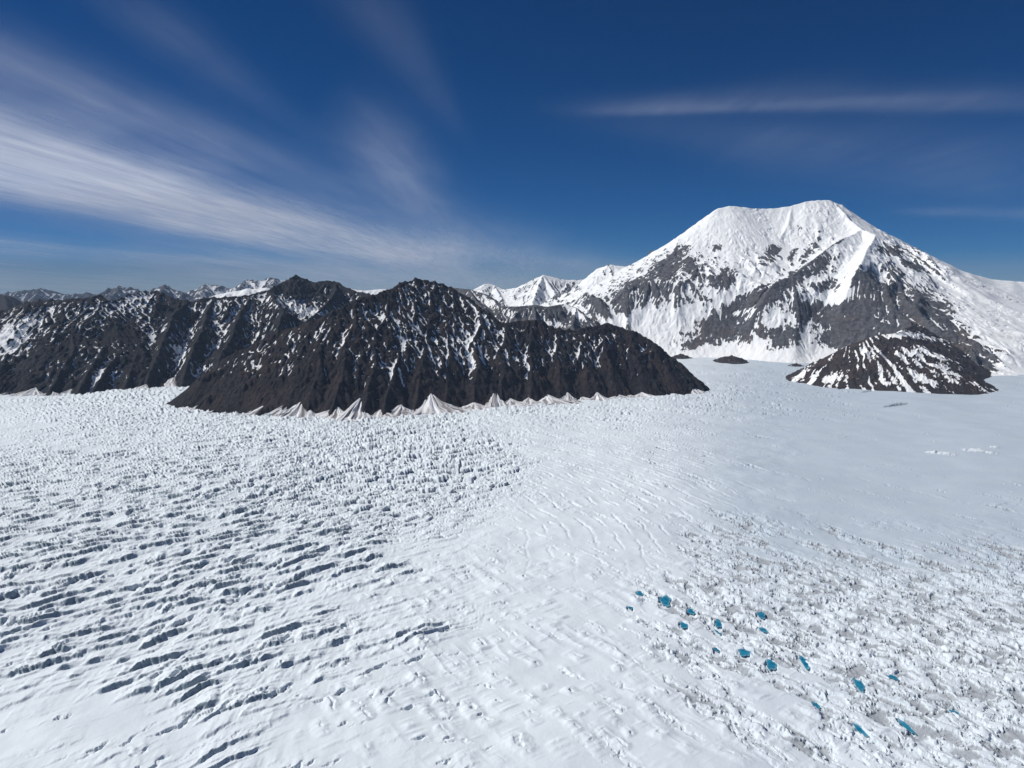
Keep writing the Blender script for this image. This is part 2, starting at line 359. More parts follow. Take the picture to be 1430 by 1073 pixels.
# --- 5: the great white mountain
ridges5 = [[(815, 400, 14300), (822, 385, 14000), (836, 375, 13700), (850, 369, 13500), (865, 371, 13500), (880, 373, 13500), (895, 366, 13400), (905, 360, 13300), (920, 352, 13300), (935, 341, 13300), (955, 326, 13300), (975, 311, 13300), (990, 299, 13300), (1003, 290, 13300), (1018, 287, 13300),
            (1032, 288, 13300), (1060, 291, 13300), (1085, 290, 13300), (1105, 287, 13300), (1125, 281, 13300), (1140, 279, 13300), (1158, 279, 13300), (1172, 284, 13300), (1190, 296, 13300), (1212, 312, 13300), (1250, 331, 13300), (1300, 355, 13300), (1350, 379, 13200), (1385, 388, 13200), (1420, 391, 13200), (1500, 392, 13200), (1620, 396, 13200), (1750, 402, 13200)],
           dict(p=[(1165, 281, 13300), (1185, 305, 12700), (1205, 320, 12200), (1222, 328, 11800), (1210, 350, 11200), (1200, 374, 10600), (1208, 410, 10150), (1222, 440, 9800), (1235, 470, 9450), (1240, 500, 9000)], s=0.85),
           dict(p=[(1222, 328, 11800), (1262, 360, 11300), (1292, 392, 10900), (1330, 425, 10400), (1345, 450, 10000), (1368, 480, 9600), (1392, 502, 9200)], s=0.85),
           dict(p=[(1003, 290, 13300), (1000, 318, 12900), (1006, 345, 12500), (1020, 368, 12100), (1024, 395, 11700), (1015, 425, 11300)], s=0.9),
           dict(p=[(955, 326, 13300), (962, 350, 12900), (972, 375, 12500), (955, 405, 12100), (930, 425, 11800)], s=0.9),
           dict(p=[(905, 360, 13300), (915, 385, 12800), (905, 410, 12400), (900, 432, 12000)], s=0.95),
           dict(p=[(850, 369, 13500), (858, 392, 13000), (868, 415, 12600), (872, 440, 12200)], s=0.95),
           dict(p=[(822, 385, 14000), (820, 408, 13300), (828, 432, 12700), (850, 450, 12300)], s=0.95),
           dict(p=[(1105, 287, 13300), (1100, 312, 12800), (1085, 338, 12400), (1092, 362, 12100), (1110, 375, 12000)], s=0.8),
           dict(p=[(1060, 291, 13300), (1052, 318, 12900), (1050, 345, 12600), (1062, 368, 12300)], s=0.8),
           dict(p=[(1205, 320, 12200), (1165, 340, 11700), (1135, 362, 11350), (1105, 385, 11000), (1065, 402, 10700), (1030, 420, 10500), (995, 440, 10300), (962, 466, 10200), (940, 488, 10200)], s=0.75),
           dict(p=[(1105, 385, 11000), (1112, 410, 10600), (1118, 430, 10300), (1100, 455, 10000), (1075, 485, 9900)], s=0.8),
           dict(p=[(1030, 420, 10500), (1030, 445, 10200), (1012, 470, 9950), (1005, 492, 9900)], s=0.8),
           dict(p=[(1200, 374, 10600), (1175, 400, 10300), (1160, 430, 10000), (1150, 460, 9800), (1140, 485, 9700)], s=0.75),
           dict(p=[(1350, 379, 13200), (1375, 410, 12200), (1420, 440, 11200), (1460, 480, 10000)], s=0.55),
           dict(p=[(1620, 396, 13200), (1600, 430, 11200), (1580, 480, 9700)], s=0.55)]
def soft5(X, Y, H):
    u, v = project(X, Y, H); return 1 - .75 * sstep(1500, 2050, H) - .55 * sstep(1290, 1360, u - .8 * (v - 380)) * (1 - sstep(1500, 2050, H))
def taper5(X, Y, H):
    u, v = project(X, Y, np.zeros_like(X)); ub = [780, 850, 900, 950, 1000, 1060, 1110, 1150, 1250, 1330, 1400, 1500, 1700]; vb = [462, 468, 474, 487, 497, 503, 506, 504, 512, 528, 528, 520, 515]
    yb = np.minimum(base_y(np.interp(u, ub, vb)), 10500 + .35 * np.maximum(0, 3200 - X)); t = sstep(-350, 900, Y - yb); return H * t - 40 * (1 - t)
def rockmap5(D):
    rock = [(930, 375, 38, 20, -30), (905, 402, 40, 16, 10), (945, 355, 25, 10, -35), (868, 425, 26, 20, 40), (835, 430, 20, 20, 40), (965, 372, 16, 24, -20), (1020, 395, 24, 26, 0), (985, 425, 22, 14, 0),
            (1000, 345, 10, 8, 0), (1080, 350, 18, 12, -50), (1105, 358, 20, 8, -50), (1115, 318, 12, 7, 30), (1130, 350, 20, 8, -50), (1150, 368, 30, 10, -35), (1100, 395, 55, 13, -30), (1050, 418, 45, 12, -25),
            (1210, 395, 22, 25, 0), (1245, 420, 50, 38, 25), (1290, 440, 46, 42, 40), (1335, 478, 42, 26, 40), (1200, 440, 30, 30, 0), (1365, 495, 25, 14, 40), (1010, 460, 50, 22, -10), (970, 480, 24, 9, -20), (1090, 470, 26, 22, -20), (1150, 440, 34, 24, 10),
            (1170, 475, 30, 22, 0), (1128, 425, 30, 14, 0), (1240, 350, 22, 7, 15), (1275, 372, 18, 6, 25), (1175, 335, 14, 8, -30), (1160, 400, 18, 10, -30)]
    rock += [(1300, 495, 60, 18, 30), (1200, 470, 50, 20, 0), (1255, 465, 50, 24, 10), (1375, 505, 24, 14, 45)]
    r = np.zeros(D['U'].shape)
    for a in rock: r = np.maximum(r, gb(D, *a))
    clear = [(960, 440, 90, 10, -28), (1060, 385, 45, 7, -28), (1195, 350, 24, 26, 0), (1150, 415, 34, 8, -5), (1080, 447, 14, 8, 0), (1045, 380, 16, 10, 0), (1180, 405, 7, 16, 20), (890, 445, 40, 9, -8)]
    for a in clear: r = r - 1.25 * gb(D, *a)
    return r
def snow5(D):
    X, Y, H = D['X'], D['Y'], D['H']; U, V = D['U'], D['V']
    rk = rockmap5(D) * (.92 + .3 * fbm(X / 200, Y / 200, 3, 470))
    n = fbm(X / 420, Y / 420, 4, 471); n2 = fbm((X + 0.35 * Y) / 48, Y / 190, 4, 477); n3 = fbm(X / 110, Y / 110, 4, 479)
    s = 1.02 - 1.05 * rk + 0.16 * n + 0.24 * n2 + 0.12 * n3 + 0.34 * np.clip(D['lap'] / 12, -1, 1) + .30 * np.clip(D['lap2'] / 34, -1, 1) - 0.42 * sstep(0.85, 1.7, D['slope'])
    s += 0.45 * sstep(1500, 2050, H) + .22 * np.clip(D['lap2'] / 30, -1, 1)
    s += 0.9 * sstep(1290, 1350, U - (V - 380) * 0.8)
    # crevassed hanging ice on the snow flanks
    fl = sstep(1290, 1350, U - (V - 380) * 0.8); top = sstep(1750, 2150, H)
    H = H * (1 - fl) + (blur(H, 60) + 7 * ridged(X / 260 + .3 * n, Y / 70, 4, 495)) * fl; Hs = blur(H, 10); H = H * (1 - .7 * top) + Hs * .7 * top
    f1, f2, cid = worley(X / 130 + 0.5 * n3, Y / 100, 480)
    ice = sstep(0.7, 1.1, s) * sstep(0, 0.4, fbm(X / 700, Y / 700, 2, 490) + 0.15)
    D['H2'] = H + ice * ((cid - 0.5) * 16 - 16 * sstep(0.09, 0.0, f2 - f1))
    dirt = 0.15 * n + 0.55 * gb(D, 1000, 440, 60, 8, -25) + 0.5 * gb(D, 1400, 470, 50, 6, 5) + 0.5 * gb(D, 1080, 470, 20, 10) + 0.4 * gb(D, 1360, 440, 20, 12)
    return s, dirt, 0.4 + 0.5 * (V > 440)
m5, D5 = mountain("mountain", ridges5, M_grey, 12.0, slope=0.80, conc=3500, warp=(110, 700), gully=(230, 620, 0.25, 0), fine=(24, 160), crag=60, taper=taper5, soft=soft5, jag=9, drops=150000, snowf=snow5, seed=45, rate=0.25, steps=90,
                  box=(400, 14500, 8300, 14300))
tag(m5, "great white mountain with a broad snow summit and grey rock buttresses, tallest of all", "mountain", "structure")

# --- 6: white peak left of the great mountain
ridges6 = [[(640, 420, 17500), (665, 402, 17500), (678, 396, 17500), (690, 398, 17500), (702, 404, 17400), (722, 402, 17200), (738, 394, 17000), (758, 384, 17000), (768, 386, 17000), (790, 391, 17000), (815, 391, 17000), (840, 392, 17000), (870, 395, 17000)],
           dict(p=[(758, 384, 17000), (752, 400, 16300), (745, 420, 15600), (740, 440, 15000)], s=0.8), dict(p=[(758, 384, 17000), (772, 405, 16300), (780, 425, 15600)], s=0.8),
           dict(p=[(690, 398, 17500), (700, 415, 16800), (715, 435, 16000)], s=0.8), dict(p=[(815, 391, 17000), (805, 410, 16300), (800, 440, 15300)], s=0.8)]
def snow_white(lo, rk=0.5):
    def f(D):
        X, Y, H = D['X'], D['Y'], D['H']
        n = fbm(X / 500, Y / 500, 4, 571); n2 = fbm((X + 0.2 * Y) / 80, Y / 300, 3, 577)
        s = lo + 0.3 * n + 0.45 * n2 + 0.6 * np.clip(D['lap'] / 15, -1, 1) - rk * sstep(0.7, 1.5, D['slope'])
        return s, 0.1 + 0.1 * n, np.full(X.shape, 0.3)
    return f
m6, D6 = mountain("mountain", ridges6, M_grey, 18.0, slope=0.7, warp=(90, 600), gully=(110, 350, 0.2, 0), fine=(25, 150), drops=40000, snowf=snow_white(0.95, 0.40), seed=55, box=(-1600, 3400, 14600, 19500))
tag(m6, "small white peak with two tops showing between the dark ridge and the great white mountain", "mountain", "structure")

# --- 7: brown hill at the foot of the great mountain
base7 = [(1100, 515), (1125, 522), (1160, 535), (1200, 544), (1260, 549), (1330, 550), (1398, 545)]
r7 = crest_from_base([(1127, 519), (1145, 505), (1165, 493), (1190, 480), (1212, 472), (1232, 467), (1250, 466), (1262, 470), (1285, 482), (1310, 497), (1340, 514), (1370, 532), (1394, 544)], base7, 0.62)
ridges7 = [r7]
for u0, u1, v1 in [(1165, 1150, 528), (1190, 1180, 536), (1212, 1212, 541), (1232, 1240, 545), (1250, 1270, 546), (1270, 1300, 547), (1295, 1328, 547), (1325, 1355, 546)]:
    ridges7.append(dict(p=spur(u0, u1, v1, r7, base7), s=0.7))
ridges7.append(dict(p=[(1250, 466, r7[6][2]), (1262, 462, r7[6][2] + 700), (1280, 452, r7[6][2] + 1500)], s=.6))
def snow7(D):
    X, Y, H = D['X'], D['Y'], D['H']
    q = np.arctan2(D['U'] - 1192, D['V'] - 440)
    st = perlin(q * 15 + 0.9 * fbm(X / 240, Y / 240, 3, 604), D['V'] / 30, 601) + 0.5 * fbm(X / 60, Y / 60, 3, 602)
    s = 0.36 + 0.70 * st + 0.25 * np.clip(D['lap'] / 6, -1, 1) + 0.7 * gb(D, 1243, 468, 20, 4) - 0.5 * gb(D, 1240, 480, 26, 6) - 0.35 * gb(D, 1185, 520, 55, 20, 20) + .3 * fbm(X / 260, Y / 260, 3, 606)
    return s, 0.3 + 0.3 * fbm(X / 120, Y / 120, 3, 603), np.full(X.shape, 1.0)
m7, D7 = mountain("hill", ridges7, M_brown, 7.0, slope=0.6, warp=(30, 260), gully=(22, 110, -0.3, 0), fine=(8, 60), drops=40000, snowf=snow7, seed=65)
tag(m7, "rounded brown rock hill with diagonal snow stripes, at the foot of the great white mountain", "hill", "structure")

# --- 8: far ranges on the left
def far(ridges, lo, box, seed, label, cell=40.0, mat=M_far, rk=0.5, slope=0.7):
    o, D = mountain("mountain", ridges, mat, cell, slope=slope, warp=(150, 1200), gully=(160, 700, 0.2, 0), fine=(45, 300), drops=30000, jag=(70 if rk > .3 else 0), snowf=snow_white(lo, rk), seed=seed, box=box)
    tag(o, label, "mountain", "structure"); return o
def bx(u0, u1, y0, y1):
    a = min(float(at(u0, 400, y0)[0]), float(at(u0, 400, y1)[0])); b = max(float(at(u1, 400, y0)[0]), float(at(u1, 400, y1)[0])); return (a, b, y0, y1)
far([[(255, 412, 27000), (272, 402, 27000), (288, 397, 27000), (303, 396, 27000), (318, 402, 27000), (330, 400, 27000), (345, 391, 27000), (360, 390, 27000), (385, 388, 27000), (398, 390, 27000), (420, 400, 27000), (450, 408, 27000)],
     dict(p=[(345, 391, 27000), (335, 402, 25500), (330, 415, 24000)], s=.8), dict(p=[(288, 397, 27000), (282, 410, 25000)], s=.8), dict(p=[(385, 388, 27000), (380, 400, 25500), (372, 415, 24000)], s=.8)],
    0.85, bx(245, 450, 23000, 29500), 75, "bright white distant massif with a flat icy top, left of the pointed dark summit", rk=0.4)
far([[(195, 412, 24000), (210, 405, 24000), (222, 399, 24000), (230, 397, 24000), (238, 401, 24000), (250, 404, 24000), (268, 412, 24000)], dict(p=[(230, 397, 24000), (226, 408, 23000), (215, 418, 22000)], s=.8)],
    0.55, bx(190, 275, 21500, 26000), 85, "small sharp snowy summit far off, directly above the blackish rock mountain's highest point")
far([[(120, 414, 26000), (140, 409, 26000), (152, 403, 26000), (165, 399, 26000), (178, 400, 26000), (192, 403, 26000), (205, 410, 26000), (220, 414, 26000)], dict(p=[(165, 399, 26000), (160, 410, 25000), (150, 420, 24000)], s=.8)],
    0.42, bx(110, 225, 23500, 28500), 95, "bluish distant mountain with a rounded jagged top, between the hazy range and the small sharp summit")
far([[(-140, 412, 30000), (-60, 404, 30000), (-20, 409, 30000), (15, 408, 30000), (35, 405, 30000), (55, 403, 30000), (72, 404, 30000), (90, 410, 30000), (120, 409, 30000), (135, 412, 30000), (170, 415, 30000)], dict(p=[(55, 403, 30000), (50, 413, 28500), (40, 425, 27000)], s=.8)],
    0.36, bx(-160, 180, 26500, 33000), 105, "long hazy blue mountain range low on the horizon at the left edge", cell=45.0)
far([[(285, 420, 15500), (300, 412, 15500), (318, 408, 15500), (335, 406, 15500), (345, 403, 15500), (352, 404, 15500), (372, 402, 15500), (400, 408, 15500)]],
    1.2, bx(270, 415, 14000, 17000), 115, "smooth white snow dome just behind the dark mountain with the snow bowl", cell=25.0, rk=0.0, slope=0.45)
far([[(-160, 415, 13500), (-60, 408, 13500), (-20, 411, 13500), (5, 412, 13500), (15, 414, 13500), (30, 426, 13500), (45, 440, 13500)], dict(p=[(5, 412, 13500), (10, 430, 12800)], s=.8)],
    -0.05, bx(-170, 80, 11800, 15000), 125, "low black rock shoulder cut off by the left edge, behind the blackish rock mountain", cell=18.0, mat=M_left, rk=0.2)
far([[(470, 396, 19000), (485, 402, 19000), (510, 406, 19000), (535, 404, 19000), (545, 405, 19000), (580, 410, 19000)]],
    1.1, bx(455, 590, 17500, 20500), 135, "thin sliver of white snow ridge behind the dip between the two dark summits", cell=28.0, rk=0.0, slope=0.5)

# ------------------------------------------------------------------ small outcrops at the foot of the great mountain
def outcrop(u, v, wpx, hpx, seed, label):
    x, y = ground(u, v); s = float(y) / F * 1.0
    Wd = wpx * s; Hh = hpx * s * 1.0
    g = np.linspace(-1, 1, 60); A, B = np.meshgrid(g, g)
    r = np.hypot(A * (1 + 0.2 * fbm(A * 2, B * 2, 3, seed)), B)
    z = Hh * np.clip(1 - r, -0.15, 1) ** 1.0 if False else Hh * (np.clip(1 - r ** 1.2, -0.2, 1)) * (0.75 + 0.5 * fbm(A * 1.5, B * 1.5, 4, seed + 1))
    z = z + Hh * 0.25 * fbm(A * 5, B * 5, 3, seed + 2) * sstep(1.0, 0.6, r)
    sn = 0.15 + 0.5 * fbm(A * 4 + 0.5 * B, B * 2, 3, seed + 3)
    o = grid_mesh("rock_outcrop", x + A * Wd, y + B * Wd * 1.3, z, M_brown, dict(snow=sn, dirt=sn * 0 + .2, tone=sn * 0 + .5))
    tag(o, label, "outcrop", None, "rock outcrops in the snow below the great mountain")
outcrop(1021, 505, 24, 10, 11, "dark rock outcrop poking out of flat snow, largest of those below the great mountain")
outcrop(952, 500, 15, 7, 12, "small dark outcrop touching the right shoulder of the long dark ridge")
outcrop(1112, 511, 10, 4, 13, "tiny brown rock outcrop beside the striped brown hill's left end")

# ------------------------------------------------------------------ snow fans at the foot of the dark ridges
def fan_mat():
    m, t, b = new_mat("fan_snow"); n = N(t)
    k = n.math('ADD', n.attr("streak"), n.math('MULTIPLY', n.math('SUBTRACT', n.noise(0.05, 4, 0.6), 0.5), 0.35))
    c = n.mix(n.ramp(k, 0.30, 0.75), (0.78, 0.79, 0.81), (0.25, 0.235, 0.235))
    t.links.new(c, b.inputs["Base Color"]); b.inputs["Roughness"].default_value = 0.9
    t.links.new(n.bump(n.noise(0.08, 5, 0.6), 4, 0.6), b.inputs["Normal"]); return m
M_fan = fan_mat()
def sample(D, x, y):
    X, Y, H = D['X'], D['Y'], D['H']; c = X[0, 1] - X[0, 0]
    i = int(np.clip((y - Y[0, 0]) / c, 0, X.shape[0] - 1)); j = int(np.clip((x - X[0, 0]) / c, 0, X.shape[1] - 1)); return H[i, j]
def fans(D, parent, lst, seed):
    rg = np.random.default_rng(seed)
    for k, (ua, va, ub, vb, wpx) in enumerate(lst):
        wpx *= rg.uniform(.7, 1.35); va += rg.uniform(0, 8)
        # apex: first point of the slope met by the line of sight
        ys = np.arange(4500, 9800, 6.0); ax = ay = az = None
        for y in ys:
            x, _, z = at(ua, va, y)
            if z <= sample(D, x, y) + 2: ax, ay, az = float(x), float(y), float(z); break
        if ax is None or az < 4: continue
        az = max(az, 12)
        bx_, by_ = ground(ub, vb); dx, dy = float(bx_) - ax, float(by_) - ay; L = math.hypot(dx, dy)
        if L > 3.0 * az: dx, dy = dx * 3.0 * az / L, dy * 3.0 * az / L; L = 3.0 * az
        L = max(L, 1.9 * az); az = az * .84 + 2; skew = rg.uniform(-.6, .6)
        a0 = math.atan2(dy, dx); hw = wpx * ay / F / 2
        nr, na = 40, 70
        rr = np.linspace(0.09, 1.18, nr)[:, None] * np.ones((1, na)); th = np.linspace(-1, 1, na)[None, :] * np.ones((nr, 1))
        sp_ = (rr ** 1.1) * hw * th * 1.75 * (1 + .25 * perlin(rr * 4, np.sign(th) + k, seed + 9)) + skew * hw * rr ** 1.5; ln = rr * L * (1 - 0.22 * th ** 2) * (1 + 0.22 * fbm(th * 4, rr * 0 + k * 3.7, 3, seed)) + 0 * rr
        X = ax + math.cos(a0) * ln - math.sin(a0) * sp_; Y = ay + math.sin(a0) * ln + math.cos(a0) * sp_
        prof = (1 - rr * (1 + .12 * fbm(th * 6, rr + k, 3, seed + 5))) * (1 - 0.12 * rr * (1 - rr) * 2)
        rib = fbm(th * 5 + k * 9.1, rr * 0.8, 4, seed + k)
        Z = (az + 6) * prof - 0.22 * az * th ** 2 * np.sin(np.pi * np.clip(rr, 0, 1)) ** 1 + az * 0.10 * rib * np.sin(np.pi * np.clip(rr, 0, 1)) - (th ** 4) * az * 0.12 - 3 * rr
        st = 0.42 + 0.72 * fbm(th * 7 + 0.4 * rr + k * 3.3, rr * 1.1, 3, seed + 50 + k) + 0.25 * (rr - 0.5) * rg.random()
        grid_mesh("snow_fan", X, Y, Z, M_fan, dict(streak=st), parent=parent)
fans(D1, m1, [(425, 552, 408, 584, 46), (408, 556, 392, 580, 30), (472, 562, 452, 586, 50), (507, 545, 480, 588, 40), (560, 560, 556, 583, 56), (601, 540, 600, 578, 60), (628, 556, 626, 574, 38), (662, 556, 662, 572, 44),
              (690, 536, 694, 569, 34), (712, 550, 714, 567, 40), (738, 549, 742, 565, 30), (764, 549, 766, 564, 40), (792, 543, 795, 562, 40), (834, 543, 836, 560, 42), (865, 548, 868, 558, 34), (896, 540, 900, 557, 30), (932, 546, 936, 553, 26), (962, 533, 972, 549, 24),
              (372, 560, 356, 577, 30), (345, 563, 330, 574, 28), (318, 560, 300, 572, 26), (284, 556, 270, 570, 20), (532, 568, 524, 584, 34)] + [(u, np.interp(u, [b[0] for b in base1], [b[1] for b in base1]) - h * .62, u - d * .6, np.interp(u, [b[0] for b in base1], [b[1] for b in base1]) + 2, w * 1.5) for u, h, d, w in
            [(262, 8, 8, 26), (300, 9, 10, 26), (332, 8, 8, 22), (360, 9, 10, 26), (388, 12, 12, 30), (440, 12, 14, 34), (456, 9, 8, 26), (490, 10, 10, 30), (520, 12, 6, 32), (545, 9, 4, 26), (582, 11, 2, 32), (615, 10, 0, 28), (645, 11, 0, 30), (676, 9, 0, 26), (725, 9, -2, 26), (752, 8, -2, 24), (780, 9, -2, 26), (814, 8, -2, 26), (850, 8, -3, 24), (880, 7, -3, 22), (916, 7, -4, 22), (948, 6, -4, 20)]], 31)
fans(D2, m2, [(12, 530, -6, 547, 30), (24, 533, 10, 549, 24), (50, 536, 36, 552, 30), (74, 540, 62, 553, 26), (100, 542, 90, 553, 24), (-30, 528, -44, 544, 34)], 32)
fans(D3, m3, [(163, 520, 158, 546, 34), (245, 520, 238, 540, 50), (205, 532, 200, 543, 30)], 33)
for ch in list(m1.children) + list(m2.children) + list(m3.children): ch["label"] = "dirty white avalanche snow fan at the foot of the rock"

# ------------------------------------------------------------------ glacier
DU, DV = 0.85, 0.72
uu = np.arange(-150, 1581, DU); vv = np.arange(1130, 478, -DV)
U, V = np.meshgrid(uu, vv)
GX, GY = ground(U, V); n_r, n_c = U.shape
def controls(ctrl):
    """smooth field through (u, v, value) control points"""
    Wt = np.zeros((n_r // 6 + 2, n_c // 6 + 2)); S = np.zeros_like(Wt)
    cu = uu[0] + np.arange(Wt.shape[1]) * 6 * DU; cv = vv[0] - np.arange(Wt.shape[0]) * 6 * DV; A, B = np.meshgrid(cu, cv)
    for u, v, val in ctrl:
        sv = 0.16 * (max(v, 540) - 400) + 12
        g = np.exp(-((A - u) / 110) ** 2 - ((B - v) / sv) ** 2) + 1e-4 / (1 + ((A - u) / 200) ** 2 + ((B - v) / 60) ** 2); Wt += g; S += g * val
    C = S / Wt
    iu = (U - uu[0]) / (6 * DU); iv = (vv[0] - V) / (6 * DV); i = np.floor(iv).astype(int).clip(0, C.shape[0] - 2); j = np.floor(iu).astype(int).clip(0, C.shape[1] - 2)
    fi = iv - i; fj = iu - j
    return C[i, j] * (1 - fi) * (1 - fj) + C[i + 1, j] * fi * (1 - fj) + C[i, j + 1] * (1 - fi) * fj + C[i + 1, j + 1] * fi * fj
# columns: u, v, open crevasses, their slope in the picture, width m, serac blocks, broken ice, fine cracks
Z_ = [(0, 560, .2, -.05, 10, 0, .15, 0), (120, 575, .8, -.08, 22, 0, .35, 0), (300, 578, .9, -.1, 22, .1, .5, 0), (0, 610, .18, -.15, 14, 0, .03, 0), (150, 620, .22, -.3, 15, 0, .04, 0), (300, 620, .4, -.35, 16, 0, .15, 0),
      (430, 600, .4, -.2, 16, .2, .75, 0), (0, 660, .6, -.1, 18, 0, .15, 0), (150, 670, .75, -.15, 20, 0, .15, 0), (300, 670, .8, -.25, 22, .3, .2, 0), (420, 670, .7, -.25, 22, .7, .4, 0), (520, 600, .2, 0, 14, .5, .9, 0), (600, 610, .1, .1, 14, .9, .6, .1),
      (560, 660, .3, .1, 18, 1, .5, 0), (660, 650, .05, .2, 12, 1, .3, .2), (720, 670, .0, .3, 10, .4, .15, .5), (520, 720, .6, -.25, 20, .7, .4, 0), (640, 720, .2, .1, 14, .6, .3, .2), (640, 580, .1, .1, 10, .1, .8, .4), (760, 575, .1, .1, 8, 0, .6, .7), (780, 610, 0, .15, 6, 0, .12, 1),
      (860, 580, 0, .1, 6, 0, .45, .8), (880, 640, 0, .3, 6, 0, .1, 1), (780, 680, 0, .4, 6, .1, .15, .9), (960, 620, 0, .25, 6, 0, .03, .7), (960, 670, 0, .4, 6, 0, .12, .8), (1000, 560, 0, .1, 6, 0, .7, .3), (1090, 565, 0, .1, 6, 0, .5, .2), (1050, 595, 0, .1, 6, 0, .05, .2), (1150, 600, 0, 0, 6, 0, 0, 0), (1300, 600, 0, 0, 6, 0, 0, 0), (1430, 600, 0, 0, 6, 0, 0, 0),
      (1100, 660, 0, .4, 6, 0, .02, .15), (1250, 670, 0, .4, 6, 0, 0, 0), (1430, 670, 0, .3, 6, 0, 0, 0), (1150, 720, 0, .5, 6, 0, .15, .2), (1300, 730, 0, .5, 6, 0, .12, .1), (1430, 740, 0, .4, 6, 0, .15, .1), (1430, 545, 0, 0, 6, 0, .1, 0), (1150, 550, 0, 0, 6, 0, 0, 0),
      (0, 740, .9, -.18, 22, 0, .1, 0), (150, 740, .9, -.2, 22, 0, .12, 0), (300, 750, .85, -.25, 20, 0, .2, 0), (430, 760, .7, -.28, 16, .1, .35, 0), (560, 770, .35, -.3, 10, 0, .35, 0), (700, 760, .12, .2, 8, 0, .25, .3), (830, 750, .05, .5, 8, 0, .25, .4), (960, 740, 0, .6, 8, 0, .3, .4),
      (0, 840, .9, -.22, 20, 0, .1, 0), (150, 840, .9, -.25, 20, 0, .1, 0), (300, 850, .85, -.3, 18, 0, .15, 0), (450, 850, .6, -.3, 13, 0, .25, 0), (600, 850, .2, -.2, 10, 0, .25, .2), (740, 850, .05, .6, 8, 0, .22, .7), (880, 830, 0, .6, 8, 0, .45, .4), (1030, 820, 0, .6, 8, 0, .75, .3),
      (1200, 810, 0, .6, 8, 0, .8, .2), (1400, 820, 0, .5, 8, 0, .8, .2), (0, 930, .55, -.3, 20, 0, .06, 0), (120, 920, .75, -.35, 18, 0, .1, 0), (280, 930, .8, -.35, 17, 0, .1, 0), (430, 930, .55, -.35, 12, 0, .25, 0), (600, 930, .15, -.3, 9, 0, .25, .1), (760, 930, .03, .6, 8, 0, .18, .3), (900, 920, 0, .6, 8, 0, .4, .4), (1080, 910, 0, .6, 8, 0, .8, .3), (1250, 900, 0, .6, 8, 0, .95, .3), (1420, 900, 0, .5, 8, 0, .95, .2),
      (0, 1000, .1, -.3, 14, 0, .02, 0), (120, 985, .38, -.38, 18, 0, .05, 0), (300, 985, .38, -.35, 16, 0, .1, 0), (450, 985, .35, -.35, 14, 0, .25, 0), (600, 980, .2, -.3, 9, 0, .28, 0), (760, 980, .05, .3, 8, 0, .22, .1), (900, 990, 0, .5, 8, 0, .25, .2), (1080, 990, 0, .55, 8, 0, .5, .3), (1250, 990, 0, .55, 8, 0, .8, .3), (1420, 990, 0, .5, 8, 0, .9, .2),
      (0, 1060, 0, -.3, 10, 0, 0, 0), (200, 1055, .0, -.3, 10, 0, 0, 0), (450, 1050, .0, -.3, 10, 0, .03, 0), (700, 1050, .0, .3, 8, 0, .04, 0), (950, 1055, 0, .5, 8, 0, .05, 0), (1150, 1055, 0, .5, 8, 0, .2, .1), (1400, 1060, 0, .5, 8, 0, .6, .1), (0, 1120, 0, 0, 8, 0, 0, 0), (700, 1120, 0, 0, 8, 0, 0, 0), (1400, 1120, 0, 0, 8, 0, .2, 0),
      (300, 520, 0, 0, 8, 0, .05, 0), (700, 500, 0, 0, 8, 0, .1, 0), (1100, 500, 0, 0, 8, 0, .05, 0), (1000, 520, 0, 0, 8, 0, .05, 0)]
fOpen, fAng, fWid, fSer, fChaos, fFine = [controls([(z[0], z[1], z[k]) for z in Z_]) for k in range(2, 8)]
def lookup(Fd, u, v):
    j = np.clip(((u - uu[0]) / DU), 0, n_c - 1.01).astype(int); i = np.clip(((vv[0] - v) / DV), 0, n_r - 1.01).astype(int); return Fd[i, j]
def dvdy(v): return (v - 400.5) ** 2 / (F * ZC)

Z = 14 * fbm(GX / 900, GY / 900, 3, 900) + 5.0 * fbm(GX / 190, GY / 190, 3, 901) * sstep(1.0, .3, fSer * 0 + sstep(1050, 1150, U) * sstep(760, 700, V))
# soft drifts running down to the right in the lower middle
rot = 0.95
AX = GX * math.cos(rot) - GY * math.sin(rot); AY = GX * math.sin(rot) + GY * math.cos(rot)
drift = sstep(430, 620, U) * sstep(700, 800, V)
wav = ridged(AX / 240 + .5 * fbm(GX / 200, GY / 200, 2, 903), AY / 62, 3, 902)
Z = Z + drift * 4 * (wav - .3) * sstep(-.1, .5, fbm(GX / 260, GY / 260, 3, 904)) * sstep(1090, 1000, V - 0.04 * U)

# serac blocks
def blocks(cx, cy, rot, seed, gap):
    a = GX * math.cos(rot) - GY * math.sin(rot); b = GX * math.sin(rot) + GY * math.cos(rot)
    f1, f2, cid = worley(a / cx + .3 * fbm(GX / 90, GY / 90, 2, seed + 3), b / cy + .3 * fbm(GX / 90, GY / 90, 2, seed + 4), seed)
    return cid, sstep(gap, 0.0, f2 - f1)
cid, gap = blocks(78, 46, R(-36), 910, 0.14)
ser = sstep(.3, .75, fSer + .35 * fbm(GX / 300, GY / 300, 3, 915))
blk = ser * ((cid - .5) * 27 - 21 * gap + 3 * fbm(GX / 20, GY / 20, 2, 916))
lane = fbm(AX / 420 + .4 * fbm(GX / 300, GY / 300, 2, 926), AY / 85, 3, 925)
ch0 = sstep(.28, .62, fChaos * 1.05 + .55 * lane) * np.maximum(sstep(800, 960, U + .15 * (V - 800)), sstep(730, 680, V))
wx = 22 * fbm(GX / 45, GY / 45, 4, 930); wy = 22 * fbm(GX / 45, GY / 45, 4, 929)
p1 = fbm((AX + wx) / 62, (AY + wy) / 27, 4, 931, .6); p2 = fbm((AX + wy) / 24, (AY + wx) / 13, 3, 935, .6)
hole = sstep(.07, -.03, p1 + .30 - .32 * ch0); rag = sstep(.12, .0, p2 + .14)
